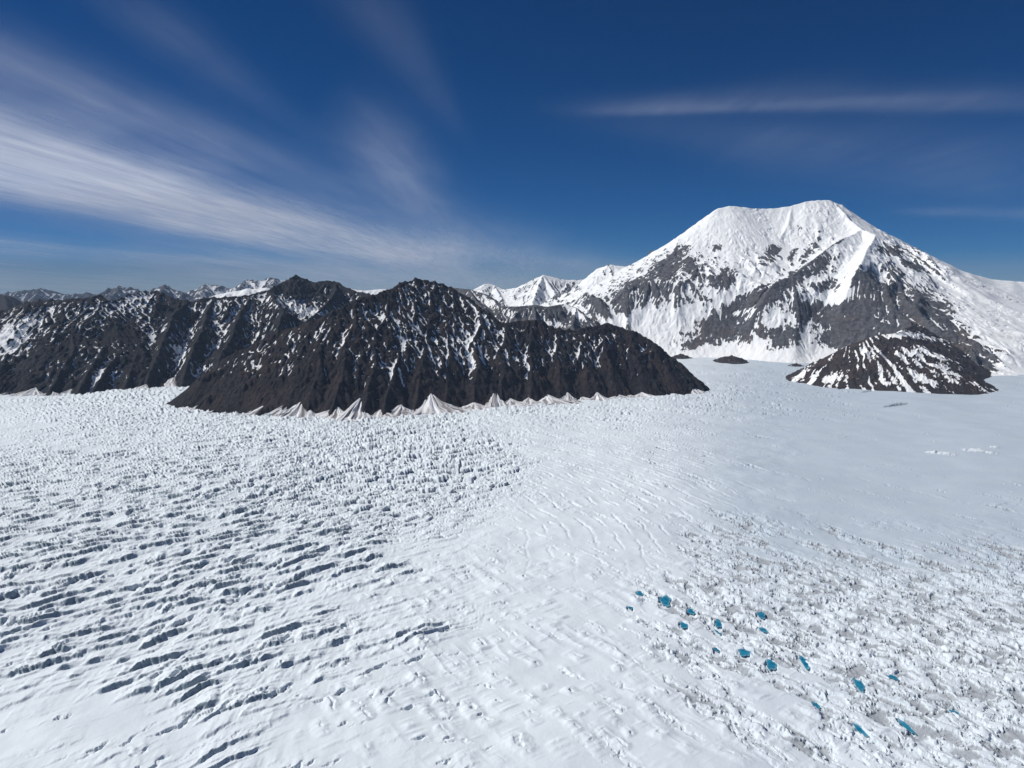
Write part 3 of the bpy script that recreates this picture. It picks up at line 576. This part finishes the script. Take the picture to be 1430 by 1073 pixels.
chz = ch0 * (-5.0 * hole - 0.5 * rag * (1 - hole) + 3.0 * p1 + 6 * fbm(AX / 110, AY / 70, 3, 938) + 1.5 * hole * p2)
farch = sstep(620, 560, V)
cid2, gap2 = blocks(34, 34, -0.4, 920, 0.2)
chz = chz * (1 - farch) + farch * ch0 * ((cid2 - .5) * 18 - 8 * gap2)
cid3, gap3 = blocks(52, 28, R(-38), 927, .18)
mid = sstep(.15, .5, fSer + .3 * fOpen - .1) * sstep(330, 430, U) * (1 - ser) * .8
chz += mid * ((cid3 - .5) * 17 - 9 * gap3)
Z = Z + blk + chz
# slabs of snow between the crevasse rows: each rises gently away from the viewer and breaks off in a wall
th0 = R(39); SX = GX * math.cos(th0) + GY * math.sin(th0); SY = -GX * math.sin(th0) + GY * math.cos(th0)
def slabs(lam, seed, wob, glen):
    ph = (SY + wob * fbm(SX / 380, SY / 170, 2, seed) + .34 * wob * fbm((SX - .6 * SY) / 75, SY / 75, 2, seed + 5) + .16 * wob * fbm(GX / 16, GY / 16, 3, seed + 4)) / lam; k_ = np.floor(ph); fr = ph - k_
    gate = fbm((SX - .7 * fr * lam) / glen + k_ * 7.3, k_ * 3.1, 4, seed + 7, .6); gate = np.clip(gate * 2.3 + .62, 0, 1.3)
    return np.where(fr > .13, (1 - fr) / .87, fr / .13) * gate, gate * sstep(.18, .12, fr) * sstep(.0, .03, fr)
sl1, wl1 = slabs(64, 1100, 38, 150); sl2, wl2 = slabs(36, 1120, 22, 70)
fO = sstep(.06, .60, fOpen + .25 * fbm(GX / 500, GY / 300, 2, 1140)); farl = sstep(760, 640, V)
Z = Z + fO * (12 * sl1 * (1 - .25 * farl) + 6.5 * sl2 * (.5 + .9 * farl)) * (1 - ser)
wall = fO * (wl1 + .6 * wl2 * (.4 + .6 * farl)) * (1 - ser)
# long curved crevasses of the middle, arcs about one point
rc = np.hypot(GX + 1315, GY - 2730); ta = np.arctan2(GY - 2730, GX + 1315) * 2700
phr = (rc + 26 * fbm(GX / 260, GY / 260, 3, 1150) + 6 * fbm(GX / 40, GY / 40, 2, 1151)) / 84; kr = np.floor(phr); fr_ = phr - kr
gr = np.clip(1.7 * fbm(ta / 230 + kr * 5.7, kr * 2.3, 3, 1155) + .45, 0, 1) * sstep(.2, .8, fFine) * (1 - ser) * sstep(830, 750, V)
Z = Z - gr * 11 * np.exp(-((fr_ - .5) / .075) ** 2) + gr * 4.0 * sstep(0, .5, fr_) * sstep(1, .52, fr_)
wall = np.maximum(wall, .8 * gr * np.exp(-((fr_ - .5) / .07) ** 2))
# below them straight rows running down to the right, half filled with snow
p4 = (AY + 30 * fbm(GX / 200, GY / 200, 3, 1160) + 7 * fbm(GX / 30, GY / 30, 3, 1161)) / 58; k4 = np.floor(p4); f4 = p4 - k4
g4 = np.clip(2.0 * fbm((AX) / 110 + k4 * 4.7, k4 * 1.9, 4, 1165, .6) + .02, 0, 1) * sstep(735, 830, V) * sstep(400, 560, U + .3 * (V - 800)) * sstep(1075, 1000, V - .03 * U)
Z = Z + 6.5 * g4 * sstep(0, .42, f4) * sstep(1, .5, f4) - 7 * g4 ** 2 * np.exp(-((f4 - .56) / .07) ** 2) * (perlin(GX / 25, GY / 25, 1166) > -.1)
wall = np.maximum(wall, .6 * np.clip(g4 * 1.4 - .5, 0, 1) * np.exp(-((f4 - .57) / .06) ** 2) * (perlin(GX / 25, GY / 25, 1166) > -.1))
open_amt = np.zeros_like(Z)
low = np.zeros_like(Z); lip = np.zeros_like(Z)

def crack_lines(dx, dy, seed, field, wscale, lenm, dmul, wmin, lipamt, thr, fixedw=None, lam=90.0, lean=22.0, prof=1.2):
    """rows of crevasses: each follows the local direction, opens and closes along its length"""
    rg = np.random.default_rng(seed)
    xs = np.arange(-5200, 6200, dx); ys = np.arange(1150, 7400, dy); A, B = np.meshgrid(xs, ys)
    A = (A + rg.uniform(-.5, .5, A.shape) * dx + (np.arange(len(ys)) % 2)[:, None] * dx / 2).ravel(); B = (B + rg.uniform(-.42, .42, (len(ys), len(xs))) * dy).ravel()
    u, v = project(A, B, np.zeros_like(A)); ok = (u > -150) & (u < 1575) & (v < 1125) & (v > 548); u, v = u[ok], v[ok]
    ok = rg.random(len(u)) < lookup(field, u, v) * 1.15; u, v = u[ok], v[ok]; n = len(u)
    if n == 0: return
    half = lenm * (v - 400) / ZC * rg.uniform(.4, 1.3, n) / 2            # pixels
    mx = int(half.max() / DU) + 1; base = rg.random(n) * 1000
    wv = lookup(fWid, u, v) if fixedw is None else np.full(n, fixedw); wv = wv * wscale * rg.uniform(.55, 1.25, n)
    for sgn in (1, -1):
        cu, cv = u.copy(), v.copy()
        for k in range(mx):
            act = (k * DU < half) & (cv > 546) & (cv < 1124) & (cu > -148) & (cu < 1576)
            if not act.any(): break
            a, b = cu[act], cv[act]; t = k * DU / half[act]
            met = k * DU * sgn / ((b - 400) / ZC)                         # metres along the crack
            ph = met / lam + base[act] + .8 * perlin(met / (2.2 * lam), base[act] + 3, seed + 5); fl_ = np.floor(ph); fr = ph - fl_
            hs = rnd((fl_ * 131).astype(np.int64), (base[act] * 100).astype(np.int64), seed + 6)
            jag = 9 * perlin(met / 45, base[act], seed + 1) + 5.0 * perlin(met / 19, base[act] + 9, seed + 2) + lean * (fr - .5)
            op = np.clip(np.sin(np.pi * fr) ** .7 * (.55 + .8 * hs) * (hs > thr) * (1 + .5 * perlin(met / 14, base[act] + 57, seed + 4)) * (.45 + 1.1 * rnd((fl_ * 77).astype(np.int64), (base[act] * 50).astype(np.int64), seed + 8)), 0, 1.3) * (1 - t ** 4)
            ww = wv[act] * op; s = dvdy(b); vc = b - jag * s
            j = np.round((a - uu[0]) / DU).astype(int).clip(0, n_c - 1); i0 = (vv[0] - vc) / DV
            good = ww > wmin; j, i0, ww, s = j[good], i0[good], ww[good], s[good]
            if len(j):
                rows_m = DV / s                                           # metres per row
                K1 = int(np.ceil((ww / rows_m).max())) + 1
                ic = np.ceil(i0).astype(int)
                for q in range(0, K1 + 1):                                # nearer side: the open gap
                    i = ic - q; m_ = (i0 - i) * rows_m; h = np.where((m_ >= 0) & (m_ <= ww + rows_m * .5), -(dmul * ww) * (1 - np.clip(m_ / (ww + 1e-6), 0, 1)) ** (1 / prof), 0)
                    gi = (i >= 0) & (i < n_r); np.minimum.at(low, (i[gi], j[gi]), h[gi])
                if lipamt:
                    Lp = 2.6 * ww + 6; K2 = int(np.ceil((Lp / rows_m).max())) + 1
                    for q in range(0, K2):
                        i = ic + q; m_ = (i - i0) * rows_m; h = np.where(m_ <= Lp, lipamt * ww * (1 - np.clip(m_ / Lp, 0, 1)) ** 1.5, 0)
                        gi = (i >= 0) & (i < n_r); np.maximum.at(lip, (i[gi], j[gi]), h[gi])
            cu[act] += sgn * DU; cv[act] += sgn * DU * lookup(fAng, a, b)
crack_lines(330, 100, 1001, fOpen * .45, 1.5, 700, .50, 3.0, .12, .16, lam=72.0, lean=30.0)
crack_lines(130, 60, 1002, fOpen * .35, 1.15, 140, .6, 1.6, .16, .2, lam=36.0, lean=12.0)
crack_lines(340, 100, 1003, np.clip(fFine * 1.3 - .45, 0, 1), 1.0, 620, .8, 1.0, .35, .15, 16.0, lam=85.0, lean=-9.0)
crack_lines(110, 90, 1004, np.clip(fChaos + .1, 0, 1) * .6, 1.0, 70, .7, 1.0, .3, .1, 11.0, lam=40.0, lean=-12.0)
crack_lines(70, 80, 1005, np.clip(fChaos + .15, 0, 1) * sstep(720, 760, V) * sstep(1000, 850, U), 1.0, 60, .8, 1.0, .25, .3, 9.0, lam=34.0, lean=14.0)
def ragged(A, a1, a2):
    wr = (a1 * fbm(GX / 30, GY / 30, 3, 961) + a2 * fbm(GX / 9, GY / 9, 2, 962)) * dvdy(V) / DV
    wc = (a1 * fbm(GX / 30, GY / 30, 3, 963) + a2 * fbm(GX / 9, GY / 9, 2, 964)) * (V - 400) / ZC / DU
    I = (np.arange(n_r)[:, None] + wr).round().astype(int).clip(0, n_r - 1); J = (np.arange(n_c)[None, :] + wc).round().astype(int).clip(0, n_c - 1); return A[I, J]
low = ragged(low, 7, 2.5) * (.75 + .5 * fbm(GX / 22, GY / 22, 3, 965))
lb = np.pad(low, ((0, 0), (1, 1)), mode='edge'); low = (lb[:, :-2] + 2 * lb[:, 1:-1] + lb[:, 2:]) / 4
lip = ragged(lip, 7, 2.5)
lb = np.pad(lip, ((0, 0), (3, 3)), mode='edge'); lip = sum(lb[:, k:lb.shape[1] - 6 + k] for k in range(7)) / 7
Z = Z + blur(lip, 1) + low
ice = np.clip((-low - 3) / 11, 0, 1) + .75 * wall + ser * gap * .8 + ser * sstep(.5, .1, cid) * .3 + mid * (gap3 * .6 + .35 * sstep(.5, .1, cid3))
dirt = ch0 * (hole + .35 * rag) * (1 - farch) * sstep(-.35, .25, fbm(GX / 140, GY / 140, 3, 941) + .12) * (.25 + .75 * sstep(850, 980, U + (V - 700) * .25)) * .8
dirt = np.maximum(dirt, .5 * sstep(596, 586, V) * sstep(440, 500, U) * sstep(660, 600, U) * sstep(0, .5, fbm(GX / 50, GY / 50, 3, 942)))
greyness = sstep(880, 1150, U + (V - 600) * .2) * sstep(880, 680, V) + .35 * sstep(700, 1200, U)  # snow colour turns greyer towards the right and farther off
greyness = np.clip(greyness + .2 * fbm(GX / 500, GY / 300, 3, 943), 0, 1)

# --- melt pools: hollow in the ice for each, then the water in it
pools = [(929, 839, 9, 8, 30, "large deep teal"), (893, 829, 5, 4, 0, "small dark teal"), (965, 854, 7, 4, 20, "narrow dull teal"), (955, 873, 7, 5, 20, "pale blue"), (1003, 871, 7, 5, 50, "bright blue"), (1003, 881, 7, 4, 20, "mid blue"),
         (1063, 859, 7, 5, 20, "rich turquoise"), (1066, 879, 7, 4, 20, "small turquoise"), (1001, 906, 6, 4, 30, "tiny blue"), (1039, 911, 10, 6, 10, "icy rimmed blue"), (1077, 928, 10, 7, 40, "light blue"), (1124, 925, 14, 5, 40, "long deep teal"), (1200, 957, 12, 6, 40, "darkest long teal"),
         (1247, 946, 9, 3, 10, "thin slanting blue"), (1265, 1014, 18, 4, 28, "long thin pale blue"), (1202, 1020, 16, 4, 28, "faint long blue"), (1333, 995, 10, 3, 15, "narrow grey blue"), (880, 848, 5, 3, 10, "speck of blue"), (1140, 985, 8, 3, 30, "short slim blue")]
def px2m(u, v): return (v - 400) / ZC
wm, tw, bw = new_mat("melt_water"); nw = N(tw)
tw.links.new(nw.mix(nw.math('MULTIPLY', nw.attr('shallow'), nw.ramp(nw.noise(0.2, 3), .3, .6)), nw.mix(nw.ramp(nw.noise(0.06, 3), .35, .65), (0.006, 0.14, 0.27), (0.02, 0.24, 0.37)), (0.30, 0.50, 0.57)), bw.inputs["Base Color"]); bw.inputs["Roughness"].default_value = 0.12; bw.inputs["IOR"].default_value = 1.33
where = {0: "beside a smooth snow mound, uppermost of the large pools", 1: "left of all other deep pools", 2: "right of and below the large uppermost pool", 3: "in rubble below the narrow dull pool", 4: "touching the mid blue one under it", 5: "just under the bright blue one",
         6: "in broken ice, highest pool on its side", 7: "straight below the rich turquoise one", 8: "in a crack above a wide snow slope", 9: "round and full of floating ice", 10: "in the gap below the icy rimmed pool", 11: "beside dirty grey ice", 12: "next to a long white snow hump",
         13: "between grey ice blocks", 14: "in a crevasse near the picture's lower edge", 15: "in the snow left of the lowest crevasse pool", 16: "near the right edge among grey ice", 17: "left of the large uppermost pool, smallest of all", 18: "below the long deep teal pool"}
for k, (pu, pv, a, b, ang, lk) in enumerate(pools):
    px, py = ground(pu, pv); px, py = float(px), float(py)
    a *= .85; b *= .80; ang += 12; s = (pv - 400) / ZC; du = (U - pu); dv = (V - pv); ca, sa = math.cos(R(ang)), math.sin(R(ang))
    p = (du * ca + dv * sa) / (a * 1.0); q = (-du * sa + dv * ca) / (b * 1.0)
    e = p * p + q * q; e = e * (1 + .5 * perlin(du / 5 + k * 7, dv / 4, 950))
    win = e < 6
    zs = float(np.median(Z[e < 1.6])) - .5 + (4 if k == 7 else 0)
    inside = sstep(2.0, .95, e)
    Z = Z * (1 - inside) + (zs - 5) * inside
    dirt = dirt * (1 - inside); ice = np.maximum(ice, .25 * sstep(2.2, 1, e))
    # water: outline a little wider than the hollow, so the ice cuts its shore
    t = np.linspace(0, 2 * np.pi, 33)[:-1]; rr = 1.10 + .16 * np.sin(3 * t + k) + .12 * np.sin(5 * t + 2 * k) + .08 * np.sin(9 * t + k)
    ou = pu + (ca * a * np.cos(t) - sa * b * np.sin(t)) * rr; ov = pv + (sa * a * np.cos(t) + ca * b * np.sin(t)) * rr
    ox, oy = ground(ou, ov, zs); me = bpy.data.meshes.new("melt_pool")
    mx_, my_ = float(np.mean(ox)), float(np.mean(oy)); rings = [(mx_ + (ox - mx_) * f, my_ + (oy - my_) * f) for f in (.45, .72, .88, 1.0)]
    vs = [(mx_, my_, zs)] + [(float(x), float(y), zs) for r_ in rings for x, y in zip(*r_)]
    fs = [(0, 1 + i, 1 + (i + 1) % 32) for i in range(32)] + [(1 + 32 * q + i, 33 + 32 * q + i, 33 + 32 * q + (i + 1) % 32, 1 + 32 * q + (i + 1) % 32) for q in range(3) for i in range(32)]
    me.from_pydata(vs, [], fs); me.materials.append(wm)
    at_ = me.attributes.new("shallow", 'FLOAT', 'POINT'); at_.data.foreach_set("value", np.array([0.0] + [0.0] * 32 + [.15] * 32 + [.6] * 32 + [1.0] * 32, np.float32))
    o = bpy.data.objects.new("melt_pool", me); sc.collection.objects.link(o)
    me.update()
    if me.polygons[0].normal.z < 0: me.flip_normals()
    tag(o, f"{lk} meltwater pool {where[k]}", "meltwater pool", None, "blue meltwater pools in the broken ice")
# a dark slot and shallow streaks in the smooth snow
for (a, b, ra, rb, d) in [(1257, 565, 13, 1.6, 14), (1243, 567, 9, .9, 8), (1180, 541, 10, 1.0, 8), (1160, 537, 7, .8, 6), (1212, 546, 9, .8, 6)]:
    e = ((U - a) / ra) ** 2 + ((V - b + (U - a) * .12) / rb) ** 2; Z -= d * sstep(1.2, .6, e); ice = np.maximum(ice, sstep(1.4, .7, e))
for (a, b, ra, rb) in [(1320, 634, 16, 1.8), (1362, 630, 16, 1.8), (1300, 632, 8, 1.2), (1385, 633, 8, 1.2), (1390, 626, 7, 1)]:
    e = ((U - a) / ra) ** 2 + ((V - b - (U - a) * .08) / rb) ** 2; k_ = sstep(1.6, .2, e + .9 * fbm(U / 6, V / 2, 2, 955)); Z += 7 * k_; greyness = greyness * (1 - k_)

def ice_mat():
    m, t, b = new_mat("glacier_snow"); n = N(t)
    fine = n.noise(0.09, 5, 0.6)
    base = n.mix(n.math('MULTIPLY', n.attr("greyness"), 1.0), (0.735, 0.80, 0.85), (0.475, 0.55, 0.63))
    base = n.mix(n.math('MULTIPLY', n.ramp(n.noise(0.006, 4), .35, .7), .25), base, (0.62, 0.68, 0.73))
    d = n.math('ADD', n.attr("dirt"), n.math('MULTIPLY', n.math('SUBTRACT', fine, .5), .5))
    c = n.mix(n.ramp(d, .25, .85), base, (0.37, 0.40, 0.435))
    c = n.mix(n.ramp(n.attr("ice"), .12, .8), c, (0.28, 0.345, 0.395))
    t.links.new(c, b.inputs["Base Color"]); b.inputs["Roughness"].default_value = 0.75; b.inputs["Specular IOR Level"].default_value = 0.2
    t.links.new(n.bump(n.noise(0.05, 7, 0.58), 2.2, 0.6), b.inputs["Normal"]); return m
# the sheet goes on, flat, behind the mountains to the horizon
yy = np.geomspace(float(GY[-1, 0]) * 1.02, 68000, 40); slopex = (uu - CU) / F
EX = np.stack([GX[-1] * (y / GY[-1, 0]) for y in yy]); EY = np.stack([np.full(n_c, y) for y in yy]); EZ = np.zeros_like(EX) - 2
fx = lambda A, val=0.0: np.concatenate([A, np.full(EX.shape, val)])
step = slice(None)
gl = grid_mesh("glacier", np.concatenate([GX, EX]), np.concatenate([GY, EY]), np.concatenate([Z, EZ]), ice_mat(), dict(ice=fx(ice), dirt=fx(dirt), greyness=fx(greyness, .4)), smooth=True)
tag(gl, "wide glacier covered with snow, cut by rows of crevasses and broken blue-grey ice", "glacier", "structure")

# ------------------------------------------------------------------ cirrus sheet, nine kilometres up
HC = 9000.0
cu = np.linspace(-500, 1930, 520); cv = np.concatenate([np.linspace(-260, 330, 240), np.linspace(331.5, 412, 120)])
CUU, CVV = np.meshgrid(cu, cv)
RE = 6371000.0
dx, dy, dz = ray(CUU, CVV); qq = dx * dx + dy * dy; k = (-dz + np.sqrt(dz * dz + 2 * qq * HC / RE)) / (qq / RE); CX, CY = dx * k, dy * k; CZ = ZC + dz * k   # the layer follows the curve of the earth
def band(u0, v0, u1, v1, w0, w1, amp, s0=0.1, s1=0.1, asym=1.0):
    """a streak from one pixel to another whose width changes along it"""
    L = math.hypot(u1 - u0, v1 - v0); tx, ty = (u1 - u0) / L, (v1 - v0) / L
    a = ((CUU - u0) * tx + (CVV - v0) * ty) / L; d = -(CUU - u0) * ty + (CVV - v0) * tx
    ww = w0 + (w1 - w0) * np.clip(a, -.6, 1.3); ww = np.maximum(ww, 2); ww = np.where(d > 0, ww, ww * asym)
    return amp * np.exp(-(d / ww) ** 2) * sstep(-s0 - .02, s0, a) * sstep(1 + s1 + .02, 1 - s1, a)
q = fbm(CUU / 220, CVV / 90, 3, 960)
den = band(-500, 118, 520, 352, 66, 22, .84, .05, .28, 1.3) + band(-500, 20, 660, 372, 110, 34, .17, .05, .2) + band(-500, 392, 760, 400, 62, 20, .40, .05, .5) + band(-500, 300, 520, 385, 22, 8, .22, .05, .3)
den += band(300, 318, 830, 372, 22, 14, .26, .4, .35) + band(500, 180, 610, 300, 50, 34, .20, .5, .5) + band(-200, 20, 400, 230, 50, 26, .12, .2, .4) + band(150, -20, 380, 150, 40, 24, .07, .5, .5)
den += band(470, -60, 620, 150, 50, 20, .05, .4, .4) + band(850, 153, 1480, 147, 6, 10, .07, .2, .3, 3.0) + band(850, 156, 1130, 128, 5, 12, .055, .3, .5, 2) + band(860, 160, 1060, 149, 4, 6, .07, .3, .4, 2) + band(1000, 152, 1330, 136, 6, 9, .06, .4, .5) + band(900, 175, 1480, 250, 26, 70, .06, .3, .3) + band(1270, 296, 1520, 298, 6, 9, .12, .2, .2) + band(600, 320, 860, 375, 40, 22, .16, .4, .3)
den = np.clip(1.4 * den * (1 + .45 * q), 0, 1)  * sstep(-250, -60, CVV) * sstep(-490, -250, CUU) * sstep(1900, 1650, CUU)
mc = bpy.data.materials.new("cirrus"); mc.use_nodes = True; t = mc.node_tree; t.nodes.clear(); n = N(t)
o_ = t.nodes.new("ShaderNodeOutputMaterial"); tr = t.nodes.new("ShaderNodeBsdfTransparent"); tl = t.nodes.new("ShaderNodeBsdfTranslucent"); df = t.nodes.new("ShaderNodeBsdfDiffuse")
tl.inputs[0].default_value = (.70, .76, .88, 1); df.inputs[0].default_value = (.7, .73, .8, 1)
ms = t.nodes.new("ShaderNodeMixShader"); ms.inputs[0].default_value = .35; t.links.new(tl.outputs[0], ms.inputs[1]); t.links.new(df.outputs[0], ms.inputs[2])
mx = t.nodes.new("ShaderNodeMixShader")
ns = n.noise(.00010, 6, .55, stretch=((1, .12, 1), (0, 0, R(-14)))); ns2 = n.noise(.0008, 8, .68, stretch=((1, .1, 1), (0, 0, R(-20))))
fac = n.math('MULTIPLY', n.attr("veil"), n.math('ADD', n.math('ADD', n.math('MULTIPLY', n.ramp(ns, .15, .85), .55), .28), n.math('MULTIPLY', n.ramp(ns2, .2, .8), .38)), clamp=True)
t.links.new(fac, mx.inputs[0]); t.links.new(tr.outputs[0], mx.inputs[1]); t.links.new(ms.outputs[0], mx.inputs[2]); t.links.new(mx.outputs[0], o_.inputs[0])
cl = grid_mesh("clouds", CX, CY, CZ, mc, dict(veil=den))
tag(cl, "thin white cirrus streaks fanning across the deep blue sky", "cirrus clouds", "stuff")

# ------------------------------------------------------------------ haze
zt = 2790.0; X0, X1, Y0, Y1, zb = -60000, 60000, -4000, 70000, -120.0
me = bpy.data.meshes.new("haze")
vs = [(x, y, z) for z in (zb, zt) for y in (Y0, Y1) for x in (X0, X1)]
me.from_pydata(vs, [], [(0, 2, 3, 1), (4, 5, 7, 6), (0, 1, 5, 4), (2, 6, 7, 3), (0, 4, 6, 2), (1, 3, 7, 5)])
hz = bpy.data.objects.new("haze", me); sc.collection.objects.link(hz)
mh = bpy.data.materials.new("haze_air"); mh.use_nodes = True; t = mh.node_tree; t.nodes.clear()
o_ = t.nodes.new("ShaderNodeOutputMaterial"); pv_ = t.nodes.new("ShaderNodeVolumePrincipled")
pv_.inputs["Color"].default_value = (.50, .70, 1.0, 1); pv_.inputs["Density"].default_value = 1.05e-5; pv_.inputs["Anisotropy"].default_value = 0.0
t.links.new(pv_.outputs[0], o_.inputs["Volume"]); me.materials.append(mh)
tag(hz, "thin blue air between the camera and the far peaks", "haze", "stuff")
